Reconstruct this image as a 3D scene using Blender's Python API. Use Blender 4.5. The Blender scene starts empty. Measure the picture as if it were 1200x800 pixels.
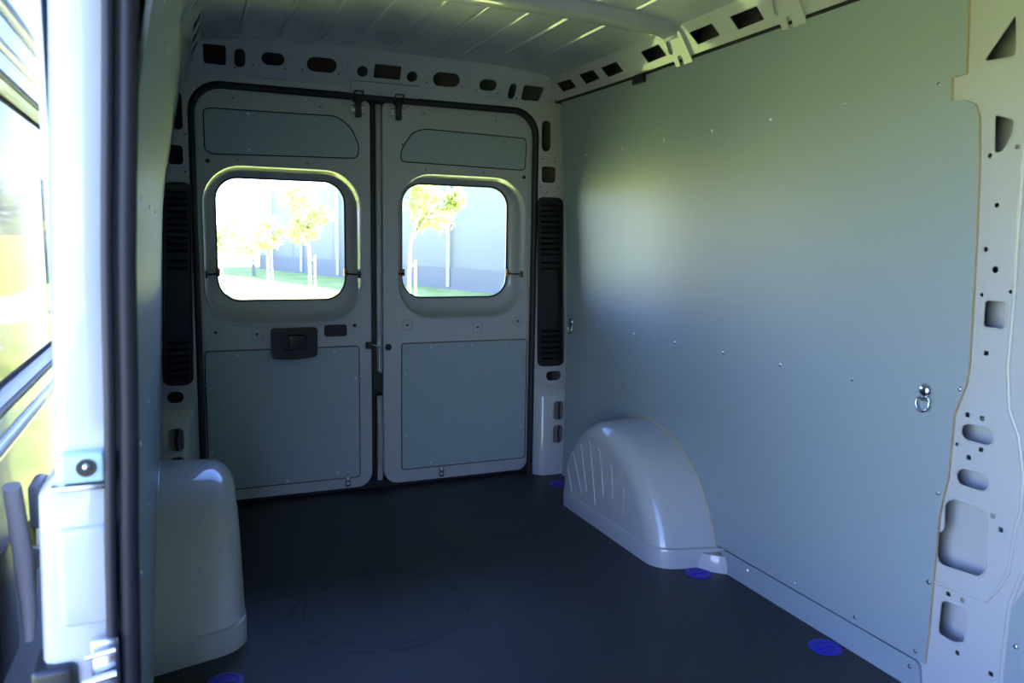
import bpy, bmesh, math, random
from math import pi, sin, cos, radians
from mathutils import Vector, Matrix

random.seed(7)
SC = bpy.context.scene
COL = SC.collection

# ------------------------------------------------------------------ camera
cam_d = bpy.data.cameras.new('camera')
cam = bpy.data.objects.new('camera', cam_d)
COL.objects.link(cam)
SC.camera = cam
YAW, PITCH, ROLL, FPX = 0.4014, -0.1276, 0.0163, 910.55
_f = Vector((sin(YAW) * cos(PITCH), cos(YAW) * cos(PITCH), sin(PITCH)))
_r = Vector((cos(YAW), -sin(YAW), 0))
_u = _r.cross(_f)
_r2 = _r * cos(ROLL) + _u * sin(ROLL)
_u2 = -_r * sin(ROLL) + _u * cos(ROLL)
M = Matrix((_r2, _u2, -_f)).transposed().to_4x4()
M.translation = Vector((-0.8279, -3.5639, 1.1845))
cam.matrix_world = M
cam_d.sensor_width = 36
cam_d.lens = FPX / 1200 * 36
cam_d.clip_start = 0.02
cam_d.clip_end = 500
cam_d.dof.use_dof = True
cam_d.dof.focus_distance = 3.2
cam_d.dof.aperture_fstop = 4.0

# ------------------------------------------------------------------ sky, sun, exposure
world = bpy.data.worlds.new('sky')
SC.world = world
world.use_nodes = True
wn = world.node_tree
bg = wn.nodes['Background']
sky = wn.nodes.new('ShaderNodeTexSky')
sky.sky_type = 'NISHITA'
sky.sun_disc = False
sky.sun_elevation = radians(39)
sky.sun_rotation = radians(116)
sky.air_density = 1.0
sky.dust_density = 0.5
sky.ozone_density = 3.0
tint = wn.nodes.new('ShaderNodeMix')          # white balance of the clear blue sky
tint.data_type = 'RGBA'
tint.blend_type = 'MULTIPLY'
tint.inputs[0].default_value = 1.0
tint.inputs[7].default_value = (0.87, 0.87, 1.32, 1)
wn.links.new(sky.outputs[0], tint.inputs[6])
wn.links.new(tint.outputs[2], bg.inputs[0])
bg.inputs[1].default_value = 0.34

sun_d = bpy.data.lights.new('sun', 'SUN')
sun_d.energy = 12.5
sun_d.color = (1.0, 0.95, 0.86)
sun_d.angle = radians(0.6)
sun = bpy.data.objects.new('sun', sun_d)
COL.objects.link(sun)
to_sun = Vector((0.70, -0.34, 0.63)).normalized()
sun.rotation_euler = to_sun.to_track_quat('Z', 'Y').to_euler()
sun.location = (6, -8, 12)

vs = SC.view_settings
vs.view_transform = 'Standard'
vs.look = 'None'
vs.gamma = 1
vs.use_curve_mapping = False
vs.exposure = 2.44
try:
    SC.cycles.use_denoising = True
    SC.cycles.max_bounces = 14
    SC.cycles.diffuse_bounces = 8
    SC.cycles.glossy_bounces = 6
    SC.cycles.transparent_max_bounces = 16
    SC.cycles.sample_clamp_indirect = 8
    SC.cycles.caustics_reflective = False
    SC.cycles.caustics_refractive = False
except Exception:
    pass

# ------------------------------------------------------------------ materials
def mat(name, col, rough=0.5, metal=0.0, coat=0.0, coat_rough=0.05, spec=0.5, noise=None, bump=None):
    m = bpy.data.materials.new(name)
    m.use_nodes = True
    nt = m.node_tree
    p = nt.nodes['Principled BSDF']
    p.inputs['Base Color'].default_value = (*col, 1)
    p.inputs['Roughness'].default_value = rough
    p.inputs['Metallic'].default_value = metal
    p.inputs['Coat Weight'].default_value = coat
    p.inputs['Coat Roughness'].default_value = coat_rough
    p.inputs['Specular IOR Level'].default_value = spec
    tc = nt.nodes.new('ShaderNodeTexCoord')
    if noise:
        sc_, amt = noise
        n = nt.nodes.new('ShaderNodeTexNoise')
        n.inputs['Scale'].default_value = sc_
        n.inputs['Detail'].default_value = 5
        nt.links.new(tc.outputs['Object'], n.inputs['Vector'])
        mx = nt.nodes.new('ShaderNodeMix')
        mx.data_type = 'RGBA'
        mx.inputs[6].default_value = (*[c * (1 - amt) for c in col], 1)
        mx.inputs[7].default_value = (*[min(1, c * (1 + amt)) for c in col], 1)
        nt.links.new(n.outputs['Fac'], mx.inputs[0])
        nt.links.new(mx.outputs[2], p.inputs['Base Color'])
    if bump:
        sc_, st, dist = bump
        n = nt.nodes.new('ShaderNodeTexNoise')
        n.inputs['Scale'].default_value = sc_
        n.inputs['Detail'].default_value = 3
        nt.links.new(tc.outputs['Object'], n.inputs['Vector'])
        b = nt.nodes.new('ShaderNodeBump')
        b.inputs['Strength'].default_value = st
        b.inputs['Distance'].default_value = dist
        nt.links.new(n.outputs['Fac'], b.inputs['Height'])
        nt.links.new(b.outputs[0], p.inputs['Normal'])
    return m

PAINT = mat('white_grey_body_paint', (0.49, 0.505, 0.52), 0.45, coat=0.8, coat_rough=0.04, noise=(3, 0.02))
ROOFPAINT = mat('roof_paint', (0.58, 0.60, 0.60), 0.45, coat=1.0, coat_rough=0.05, noise=(2, 0.03))
PANEL = mat('grey_coated_board', (0.30, 0.365, 0.395), 0.45, spec=1.0, noise=(60, 0.02), bump=(350, 0.05, 0.001))
DPANEL = mat('grey_door_board', (0.37, 0.455, 0.49), 0.5, spec=0.4, noise=(60, 0.02), bump=(350, 0.05, 0.001))
EDGE = mat('raw_plywood_edge', (0.62, 0.47, 0.27), 0.7, noise=(40, 0.15))
BROWN = mat('sealed_brown_edge', (0.10, 0.08, 0.055), 0.6)
RUBBER = mat('black_rubber', (0.018, 0.019, 0.022), 0.5, spec=0.4)
SEAL = mat('dark_grey_weatherstrip', (0.020, 0.021, 0.027), 0.5, spec=0.35)
PLASTIC = mat('black_plastic', (0.012, 0.013, 0.014), 0.38)
GREYPLASTIC = mat('grey_plastic', (0.30, 0.28, 0.27), 0.45)
ZINC = mat('zinc_steel', (0.72, 0.73, 0.75), 0.22, metal=1.0, noise=(90, 0.1))
SCREW = mat('screw_steel', (0.75, 0.76, 0.78), 0.3, metal=1.0)
BLUE = mat('blue_plastic_cap', (0.03, 0.02, 0.45), 0.4)
ORANGE = mat('amber_clip', (0.45, 0.16, 0.04), 0.4)
ICE = mat('pale_blue_nylon', (0.45, 0.66, 0.74), 0.35)
YELLOW = mat('yellow_panel', (0.85, 0.68, 0.08), 0.6)
CLAD = mat('blue_grey_cladding', (0.21, 0.21, 0.17), 0.6, noise=(0.6, 0.04))
PLINTH = mat('concrete_plinth', (0.20, 0.195, 0.175), 0.85, noise=(6, 0.15))
BARK = mat('pale_bark', (0.42, 0.36, 0.30), 0.9, noise=(12, 0.3))
WHITEWALL = mat('white_render', (0.75, 0.75, 0.72), 0.8, noise=(2, 0.05))
CAVITY = mat('primer_grey_cavity', (0.16, 0.16, 0.15), 0.7)
LIME = mat('lime_strap', (0.55, 0.50, 0.08), 0.6)

def leaf_mat(name, a, b):
    m = bpy.data.materials.new(name)
    m.use_nodes = True
    nt = m.node_tree
    p = nt.nodes['Principled BSDF']
    p.inputs['Roughness'].default_value = 0.55
    tc = nt.nodes.new('ShaderNodeTexCoord')
    n = nt.nodes.new('ShaderNodeTexNoise')
    n.inputs['Scale'].default_value = 3.5
    nt.links.new(tc.outputs['Object'], n.inputs['Vector'])
    r = nt.nodes.new('ShaderNodeValToRGB')
    r.color_ramp.elements[0].position = 0.35
    r.color_ramp.elements[0].color = (*a, 1)
    r.color_ramp.elements[1].position = 0.65
    r.color_ramp.elements[1].color = (*b, 1)
    nt.links.new(n.outputs['Fac'], r.inputs[0])
    nt.links.new(r.outputs[0], p.inputs['Base Color'])
    tr = nt.nodes.new('ShaderNodeBsdfTranslucent')
    nt.links.new(r.outputs[0], tr.inputs[0])
    mx = nt.nodes.new('ShaderNodeMixShader')
    mx.inputs[0].default_value = 0.4
    nt.links.new(p.outputs[0], mx.inputs[1])
    nt.links.new(tr.outputs[0], mx.inputs[2])
    nt.links.new(mx.outputs[0], nt.nodes['Material Output'].inputs[0])
    return m

LEAF = leaf_mat('spring_leaves', (0.34, 0.42, 0.12), (0.56, 0.56, 0.24))
BUSHLEAF = leaf_mat('hedge_leaves', (0.40, 0.44, 0.16), (0.58, 0.56, 0.28))

def glass_mat():
    m = bpy.data.materials.new('clear_pane')
    m.use_nodes = True
    nt = m.node_tree
    nt.nodes.remove(nt.nodes['Principled BSDF'])
    t = nt.nodes.new('ShaderNodeBsdfTransparent')
    t.inputs[0].default_value = (0.95, 0.97, 0.96, 1)
    g = nt.nodes.new('ShaderNodeBsdfGlossy')
    g.inputs['Roughness'].default_value = 0.02
    fr = nt.nodes.new('ShaderNodeFresnel')
    fr.inputs[0].default_value = 1.45
    mx = nt.nodes.new('ShaderNodeMixShader')
    nt.links.new(fr.outputs[0], mx.inputs[0])
    nt.links.new(t.outputs[0], mx.inputs[1])
    nt.links.new(g.outputs[0], mx.inputs[2])
    nt.links.new(mx.outputs[0], nt.nodes['Material Output'].inputs[0])
    return m
GLASS = glass_mat()

def floor_mat():
    m = bpy.data.materials.new('black_antislip_board')
    m.use_nodes = True
    nt = m.node_tree
    L = nt.links
    p = nt.nodes['Principled BSDF']
    tc = nt.nodes.new('ShaderNodeTexCoord')
    def math_(op, a, b=None):
        n = nt.nodes.new('ShaderNodeMath')
        n.operation = op
        for i, v in enumerate((a, b)):
            if v is None:
                continue
            if isinstance(v, (int, float)):
                n.inputs[i].default_value = v
            else:
                L.new(v, n.inputs[i])
        return n.outputs[0]
    # embossed wire mesh pattern
    sep = nt.nodes.new('ShaderNodeSeparateXYZ')
    L.new(tc.outputs['Object'], sep.inputs[0])
    sx = math_('SINE', math_('MULTIPLY', sep.outputs[0], 2 * pi / 0.009))
    sy = math_('SINE', math_('MULTIPLY', sep.outputs[1], 2 * pi / 0.009))
    hgt = math_('MULTIPLY', sx, sy)
    b = nt.nodes.new('ShaderNodeBump')
    b.inputs['Strength'].default_value = 0.35
    b.inputs['Distance'].default_value = 0.0012
    L.new(hgt, b.inputs['Height'])
    L.new(b.outputs[0], p.inputs['Normal'])
    # large soft dust variation
    n = nt.nodes.new('ShaderNodeTexNoise')
    n.inputs['Scale'].default_value = 2.5
    n.inputs['Detail'].default_value = 6
    L.new(tc.outputs['Object'], n.inputs['Vector'])
    # scuffed arcs left by turned pallets
    def ring(cx, cy, rx, w):
        v = nt.nodes.new('ShaderNodeVectorMath')
        v.operation = 'DISTANCE'
        L.new(tc.outputs['Object'], v.inputs[0])
        v.inputs[1].default_value = (cx, cy, 0)
        d = math_('ABSOLUTE', math_('SUBTRACT', v.outputs['Value'], rx))
        return math_('MAXIMUM', math_('SUBTRACT', 1.0, math_('DIVIDE', d, w)), 0.0)
    marks = math_('MAXIMUM', math_('MAXIMUM', ring(-0.27, -1.2, 0.28, 0.012), ring(-0.26, -1.19, 0.255, 0.007)), math_('MULTIPLY', ring(0.27, -0.97, 0.20, 0.012), 0.8))
    vo = nt.nodes.new('ShaderNodeTexNoise')
    vo.inputs['Scale'].default_value = 260
    L.new(tc.outputs['Object'], vo.inputs['Vector'])
    gr = nt.nodes.new('ShaderNodeValToRGB')
    gr.color_ramp.elements[0].position = 0.76
    gr.color_ramp.elements[1].position = 0.80
    L.new(vo.outputs['Fac'], gr.inputs[0])
    cr = nt.nodes.new('ShaderNodeValToRGB')
    cr.color_ramp.elements[0].position = 0.3
    cr.color_ramp.elements[0].color = (0.013, 0.014, 0.018, 1)
    cr.color_ramp.elements[1].position = 0.75
    cr.color_ramp.elements[1].color = (0.026, 0.028, 0.034, 1)
    L.new(n.outputs['Fac'], cr.inputs[0])
    mk = nt.nodes.new('ShaderNodeMix')
    mk.data_type = 'RGBA'
    brk = nt.nodes.new('ShaderNodeTexNoise')
    brk.inputs['Scale'].default_value = 7
    L.new(tc.outputs['Object'], brk.inputs['Vector'])
    bk = math_('MAXIMUM', math_('MULTIPLY', math_('SUBTRACT', brk.outputs['Fac'], 0.42), 4.0), 0.0)
    marks = math_('MULTIPLY', marks, math_('MINIMUM', bk, 0.8))
    L.new(math_('MULTIPLY', marks, 0.7), mk.inputs[0])
    L.new(cr.outputs[0], mk.inputs[6])
    mk.inputs[7].default_value = (0.006, 0.006, 0.007, 1)
    cm = nt.nodes.new('ShaderNodeMix')
    cm.data_type = 'RGBA'
    L.new(math_('MULTIPLY', gr.outputs[0], 0.35), cm.inputs[0])
    L.new(mk.outputs[2], cm.inputs[6])
    cm.inputs[7].default_value = (0.30, 0.30, 0.28, 1)
    L.new(cm.outputs[2], p.inputs['Base Color'])
    rr_ = math_('ADD', math_('MULTIPLY', n.outputs['Fac'], 0.15), 0.36)
    L.new(math_('ADD', rr_, math_('MULTIPLY', marks, 0.2)), p.inputs['Roughness'])
    return m
FLOORMAT = floor_mat()

def ground_mat():
    m = bpy.data.materials.new('mown_grass')
    m.use_nodes = True
    nt = m.node_tree
    p = nt.nodes['Principled BSDF']
    p.inputs['Roughness'].default_value = 0.95
    p.inputs['Specular IOR Level'].default_value = 0.1
    tc = nt.nodes.new('ShaderNodeTexCoord')
    n = nt.nodes.new('ShaderNodeTexNoise')
    n.inputs['Scale'].default_value = 1.2
    n.inputs['Detail'].default_value = 8
    nt.links.new(tc.outputs['Object'], n.inputs['Vector'])
    r = nt.nodes.new('ShaderNodeValToRGB')
    r.color_ramp.elements[0].position = 0.35
    r.color_ramp.elements[0].color = (0.28, 0.37, 0.08, 1)
    r.color_ramp.elements[1].position = 0.7
    r.color_ramp.elements[1].color = (0.54, 0.56, 0.17, 1)
    nt.links.new(n.outputs['Fac'], r.inputs[0])
    nt.links.new(r.outputs[0], p.inputs['Base Color'])
    return m
GRASS = ground_mat()

# ------------------------------------------------------------------ mesh helpers
def finish(name, bm, m, parent=None, smooth=35, normals=True):
    if normals:
        bmesh.ops.recalc_face_normals(bm, faces=bm.faces)
    me = bpy.data.meshes.new(name)
    bm.to_mesh(me)
    bm.free()
    mats = m if isinstance(m, (list, tuple)) else [m]
    for x in mats:
        me.materials.append(x)
    if smooth:
        me.shade_smooth()
        me.set_sharp_from_angle(angle=radians(smooth))
    o = bpy.data.objects.new(name, me)
    COL.objects.link(o)
    if parent is not None:
        adopt(o, parent)
    return o

def adopt(o, parent):
    o.parent = parent
    o.matrix_parent_inverse = chain_matrix(parent).inverted()

def chain_matrix(o):
    mtx = o.matrix_basis.copy()
    if o.parent is not None:
        mtx = chain_matrix(o.parent) @ o.matrix_parent_inverse @ mtx
    return mtx

def empty(name, loc):
    o = bpy.data.objects.new(name, None)
    o.empty_display_size = 0.05
    o.location = loc
    COL.objects.link(o)
    return o

def tag(o, label=None, cat=None, group=None, kind=None):
    if label: o['label'] = label
    if cat: o['category'] = cat
    if group: o['group'] = group
    if kind: o['kind'] = kind
    return o

def add_box(bm, x0, x1, y0, y1, z0, z1, bev=0.0, mtx=None):
    r = bmesh.ops.create_cube(bm, size=1)
    vs_ = r['verts']
    for v in vs_:
        v.co = Vector(((x0 + x1) / 2 + v.co.x * (x1 - x0), (y0 + y1) / 2 + v.co.y * (y1 - y0), (z0 + z1) / 2 + v.co.z * (z1 - z0)))
    if bev:
        es = list({e for v in vs_ for e in v.link_edges})
        rb = bmesh.ops.bevel(bm, geom=es, offset=bev, segments=3, affect='EDGES', profile=0.5)
        vs_ = list({v for f in rb['faces'] for v in f.verts} | {v for v in vs_ if v.is_valid})
    if mtx is not None:
        for v in vs_:
            v.co = mtx @ v.co
    return vs_

def box(name, dims, m, parent=None, bev=0.0, mtx=None, smooth=35):
    bm = bmesh.new()
    add_box(bm, *dims, bev=bev, mtx=mtx)
    return finish(name, bm, m, parent, smooth)

def add_tube(bm, pts, r, n=8, closed=False, cap=True):
    pts = [Vector(p) for p in pts]
    k = len(pts)
    rad = r if isinstance(r, (list, tuple)) else [r] * k
    rings = []
    prev = None
    for i, p in enumerate(pts):
        if closed:
            t = pts[(i + 1) % k] - pts[i - 1]
        else:
            t = pts[min(i + 1, k - 1)] - pts[max(i - 1, 0)]
        t.normalize()
        if prev is None:
            a = Vector((0, 0, 1)) if abs(t.z) < 0.9 else Vector((0, 1, 0))
            nrm = (a - t * a.dot(t)).normalized()
        else:
            nrm = (prev - t * prev.dot(t))
            nrm = nrm.normalized() if nrm.length > 1e-6 else prev
        prev = nrm
        bn = t.cross(nrm)
        rings.append([bm.verts.new(p + (nrm * cos(2 * pi * j / n) + bn * sin(2 * pi * j / n)) * rad[i]) for j in range(n)])
    last = k if closed else k - 1
    for i in range(last):
        a, b = rings[i], rings[(i + 1) % k]
        for j in range(n):
            bm.faces.new((a[j], a[(j + 1) % n], b[(j + 1) % n], b[j]))
    if cap and not closed:
        bm.faces.new(rings[0][::-1])
        bm.faces.new(rings[-1])

def tube(name, pts, r, m, parent=None, n=8, closed=False):
    bm = bmesh.new()
    add_tube(bm, pts, r, n, closed)
    return finish(name, bm, m, parent, 60)

def rrect(x0, x1, y0, y1, r, n=6):
    """rounded rectangle; r is one radius or (bottom-left, bottom-right, top-right, top-left)"""
    rs = r if isinstance(r, (list, tuple)) else (r,) * 4
    out = []
    for (cx, cy, a0, q) in ((x0, y0, pi, rs[0]), (x1, y0, 1.5 * pi, rs[1]), (x1, y1, 0, rs[2]), (x0, y1, 0.5 * pi, rs[3])):
        q = max(q, 1e-4)
        ox = cx + (q if cx == x0 else -q)
        oy = cy + (q if cy == y0 else -q)
        for i in range(n + 1):
            a = a0 + 0.5 * pi * i / n
            out.append((ox + q * cos(a), oy + q * sin(a)))
    return out

def slot(cx, cy, w, h):
    return rrect(cx - w / 2, cx + w / 2, cy - h / 2, cy + h / 2, min(w, h) / 2 * 0.98, 6)

def circle(cx, cy, r, n=12):
    return [(cx + r * cos(2 * pi * i / n), cy + r * sin(2 * pi * i / n)) for i in range(n)]

def fillet(pts, r, n=4):
    out = []
    k = len(pts)
    for i in range(k):
        p0, p1, p2 = Vector(pts[i - 1]), Vector(pts[i]), Vector(pts[(i + 1) % k])
        d0, d1 = (p0 - p1), (p2 - p1)
        q = min(r, d0.length * 0.45, d1.length * 0.45)
        a, c = p1 + d0.normalized() * q, p1 + d1.normalized() * q
        for j in range(n + 1):
            t = j / n
            out.append(tuple(a * (1 - t) ** 2 + p1 * 2 * t * (1 - t) + c * t * t))
    return out

def sheet(name, outer, holes, t, fn, m, parent=None, cuts=(), cuts2=(), cut_axis=1, rims=(), rim_r=0.0025, edge_mat=None, smooth=35, rim_c=None):
    """A plate cut to an outline with real holes; fn maps (a, b, depth) into the world, depth 0..t."""
    cu = bpy.data.curves.new('outline', 'CURVE')
    cu.dimensions = '2D'
    cu.fill_mode = 'BOTH'
    cu.extrude = t / 2
    for loop in [outer] + list(holes):
        s = cu.splines.new('POLY')
        s.points.add(len(loop) - 1)
        for q, p in zip(s.points, loop):
            q.co = (p[0], p[1], 0, 1)
        s.use_cyclic_u = True
    co = bpy.data.objects.new('outline', cu)
    COL.objects.link(co)
    dg = bpy.context.evaluated_depsgraph_get()
    me = bpy.data.meshes.new_from_object(co.evaluated_get(dg))
    bpy.data.objects.remove(co)
    bpy.data.curves.remove(cu)
    bm = bmesh.new()
    bm.from_mesh(me)
    bpy.data.meshes.remove(me)
    bmesh.ops.remove_doubles(bm, verts=bm.verts, dist=1e-5)
    for c in cuts:
        co_, no_ = ((0, c, 0), (0, 1, 0)) if cut_axis == 1 else ((c, 0, 0), (1, 0, 0))
        bmesh.ops.bisect_plane(bm, geom=list(bm.verts) + list(bm.edges) + list(bm.faces), plane_co=co_, plane_no=no_)
    for c in cuts2:
        bmesh.ops.bisect_plane(bm, geom=list(bm.verts) + list(bm.edges) + list(bm.faces), plane_co=(c, 0, 0), plane_no=(1, 0, 0))
    if edge_mat is not None:
        bm.normal_update()
        for f in bm.faces:
            if abs(f.normal.z) < 0.5:
                f.material_index = 1
    for v in bm.verts:
        v.co = Vector(fn(v.co.x, v.co.y, v.co.z + t / 2))
    bmesh.ops.recalc_face_normals(bm, faces=bm.faces)
    if rims:
        rb = bmesh.new()
        for loop in rims:
            add_tube(rb, [fn(p[0], p[1], t if rim_c is None else rim_c) for p in loop], rim_r, 6, True)
        bmesh.ops.recalc_face_normals(rb, faces=rb.faces)
        tm = bpy.data.meshes.new('rims')
        rb.to_mesh(tm)
        rb.free()
        bm.from_mesh(tm)
        bpy.data.meshes.remove(tm)
    mats = [m] if edge_mat is None else [m, edge_mat]
    return finish(name, bm, mats, parent, smooth, normals=False)

def loft(bm, loops, closed_loops=True, cap0=False, cap1=False):
    rings = [[bm.verts.new(p) for p in l] for l in loops]
    n = len(rings[0])
    for a, b in zip(rings, rings[1:]):
        for j in range(n if closed_loops else n - 1):
            bm.faces.new((a[j], a[(j + 1) % n], b[(j + 1) % n], b[j]))
    if cap0:
        bm.faces.new(rings[0][::-1])
    if cap1:
        bm.faces.new(rings[-1])
    return rings

def interp(x, xs, ys):
    if x <= xs[0]:
        return ys[0] + (ys[1] - ys[0]) / (xs[1] - xs[0]) * (x - xs[0])
    for i in range(len(xs) - 1):
        if x <= xs[i + 1]:
            # smooth (catmull) interpolation between samples
            x0, x1 = xs[i], xs[i + 1]
            t = (x - x0) / (x1 - x0)
            m0 = (ys[i + 1] - ys[max(i - 1, 0)]) / (xs[i + 1] - xs[max(i - 1, 0)]) * (x1 - x0)
            j = min(i + 2, len(xs) - 1)
            m1 = (ys[j] - ys[i]) / (xs[j] - xs[i]) * (x1 - x0)
            return ((2 * t ** 3 - 3 * t * t + 1) * ys[i] + (t ** 3 - 2 * t * t + t) * m0 + (-2 * t ** 3 + 3 * t * t) * ys[i + 1] + (t ** 3 - t * t) * m1)
    return ys[-1] + (ys[-1] - ys[-2]) / (xs[-1] - xs[-2]) * (x - xs[-1])

# curved side profiles of the load space (x as a function of height)
ZR, XR = [0, .4, .8, 1.2, 1.59, 1.86, 2.0], [.962, .967, .966, .953, .925, .905, .89]
ZL, XL = [0, .23, .69, 1.1, 1.34, 1.47, 1.64, 1.8, 1.9], [-.935, -.93, -.916, -.90, -.886, -.865, -.835, -.807, -.79]
def xr(z): return interp(z, ZR, XR)
def taper(y): return 0.024 * max(0.0, (y + 0.75) / 0.65) ** 2     # sides draw in towards the rear pillar
def xl(z): return interp(z, ZL, XL)

def arch_profile(s):
    key = [(-.440, 0), (-.442, .10), (-.452, .17), (-.495, .262), (-.56, .345), (-.64, .405), (-.73, .443), (-.83, .452), (-.94, .437), (-1.05, .398), (-1.145, .338), (-1.225, .255), (-1.285, .155), (-1.318, .08), (-1.335, 0)]
    if s < 0:
        key = [(-.88 + (y + .88) * 1.09, z * .96) for y, z in key]
    prof = []
    for i in range(len(key) - 1):
        for t in (0, .34, .67):
            p0, p1, p2, p3 = key[max(i - 1, 0)], key[i], key[i + 1], key[min(i + 2, len(key) - 1)]
            prof.append(tuple(.5 * ((2 * p1[k]) + (-p0[k] + p2[k]) * t + (2 * p0[k] - 5 * p1[k] + 4 * p2[k] - p3[k]) * t * t + (-p0[k] + 3 * p1[k] - 3 * p2[k] + p3[k]) * t ** 3) for k in (0, 1)))
    prof.append(key[-1])
    return prof

def arch_cutout(s, zmin):
    # outline of the board around the arch, from the front foot over the top to the rear foot
    out = [(-.88 + (y + .88) * 1.008, z * 1.008) for y, z in arch_profile(s)[::-1] if z > zmin + .01]
    return [(out[0][0] - .004, zmin)] + out + [(out[-1][0] + .001, zmin)]

def share(name, src, parent, loc, rot=None, scale=None):
    o = bpy.data.objects.new(name, src)
    COL.objects.link(o)
    o.location = loc
    if rot is not None: o.rotation_euler = rot
    if scale is not None: o.scale = (scale,) * 3
    if parent is not None: adopt(o, parent)
    return o

def screw_mesh():
    bm = bmesh.new()
    prof = [(0.0055, 0), (0.0052, 0.0012), (0.004, 0.0024), (0.0022, 0.003)]
    loft(bm, [[(r * cos(2 * pi * j / 10), r * sin(2 * pi * j / 10), z) for j in range(10)] for r, z in prof], cap1=True)
    bmesh.ops.recalc_face_normals(bm, faces=bm.faces)
    me = bpy.data.meshes.new('screw')
    bm.to_mesh(me)
    bm.free()
    me.materials.append(SCREW)
    return me
SCREWME = screw_mesh()
def screw(parent, loc, axis, s=1.0):
    q = Vector(axis).to_track_quat('Z', 'Y').to_euler()
    return share('screw', SCREWME, parent, loc, q, s)

# ================================================================== SETTING
# ---- ground outside
GZ = -0.55
bm = bmesh.new()
bmesh.ops.create_grid(bm, x_segments=24, y_segments=24, size=120)
for v in bm.verts:
    d = Vector((v.co.x, v.co.y)).length
    v.co.z = GZ - 0.002 * 0 + (0.0 if d < 60 else (d - 60) * 0.01)
g = finish('ground', bm, GRASS)
tag(g, 'sunlit mown grass around the parked van', kind='structure')

ASPHALT = mat('grey_asphalt', (0.10, 0.10, 0.10), 0.9, noise=(30, 0.2), bump=(120, 0.3, 0.01))
yd = box('ground_added_asphalt', (-4.6, 7, -16, 1.6, GZ - .05, GZ + .006), ASPHALT)  # unseen asphalt added to cut ground bounce through the side opening
tag(yd, 'unseen grey asphalt under the van, added to dim the side light', kind='structure')

# ---- load floor
fl = box('floor', (-1.0, 1.0, -4.0, 0.13, -0.03, 0.0), FLOORMAT)
tag(fl, 'black anti-slip board floor of the van with faint round scuffs', kind='structure')

# ---- right side wall board
front_edge = [(-2.203, 1.858), (-2.206, 1.602), (-2.168, 1.600), (-2.169, 1.546), (-2.205, 1.541), (-2.232, 1.528), (-2.243, 1.50), (-2.247, 1.40), (-2.249, 1.20), (-2.251, 1.0),
              (-2.252, 0.90), (-2.248, 0.85), (-2.234, 0.805), (-2.222, 0.767), (-2.221, 0.69), (-2.220, 0.60), (-2.212, 0.55), (-2.206, 0.50), (-2.205, 0.32), (-2.207, 0.166), (-2.204, 0.085)]
outer = [(-0.10, 0.085), (-0.10, 1.858)] + front_edge + arch_cutout(1, .085)
def RM(off):
    return lambda y, z, c: (xr(z) + off - c - taper(y), y, z)
zc = [i * 0.1 for i in range(1, 20)]
wr = sheet('wall_right', outer, [], 0.008, RM(0.004), PANEL, cuts=zc, edge_mat=EDGE, cuts2=[-.075 - .07 * i for i in range(1, 13)])
tag(wr, 'large grey coated board lining the long side wall', kind='structure')
for (y, z) in [(-.31, 1.588), (-.62, 1.588), (-.93, 1.587), (-1.23, 1.587), (-1.53, 1.587), (-1.832, 1.588), (-2.133, 1.589), (-.399, .798), (-.699, .799), (-1.003, .799), (-1.30, .80), (-1.596, .801), (-1.893, .803),
               (-2.234, .836), (-2.198, .555), (-2.194, .31), (-1.969, .107), (-2.175, .107), (-1.72, .107)]:
    screw(wr, (xr(z) - .0042 - taper(y), y, z), (-1, 0, 0), 1.25)

# wall foot strip
bs = sheet('baseboard_right', fillet([(-1.36, 0.0), (-1.36, .081), (-2.19, .081), (-2.20, .0)], .02), [slot(-1.0, .3, .001, .001)][:0], 0.01, RM(0.004), PANEL)
tag(bs, 'low grey strip along the foot of the side wall board', kind='structure')
sheet('foot_strip', [(-.10, 0), (-.10, .084), (-.425, .084), (-.425, 0)], [], .008, RM(.004), PANEL, bs, cuts2=[-.15, -.2, -.25, -.3, -.35])
for y in (-1.5, -2.165):
    screw(bs, (xr(.05) - .0062, y, .058), (-1, 0, 0), 1.25)

# ---- left side wall board
outer = [(-0.12, 0.03), (-0.12, 1.80), (-2.255, 1.80), (-2.255, 0.03)] + arch_cutout(-1, .03)
def LM(off):
    return lambda y, z, c: (xl(z) + off + c, y, z)
wl = sheet('wall_left', outer, [], 0.008, LM(-0.008), PANEL, cuts=zc)
tag(wl, 'grey coated board lining the wall behind the side door opening', kind='structure')
for y in (-.4, -.8, -1.2, -1.6, -2.0, -2.2):
    for z in (1.6, 1.25, .8, .55):
        screw(wl, (xl(z), y, z), (1, 0, 0), 1.1)

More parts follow.
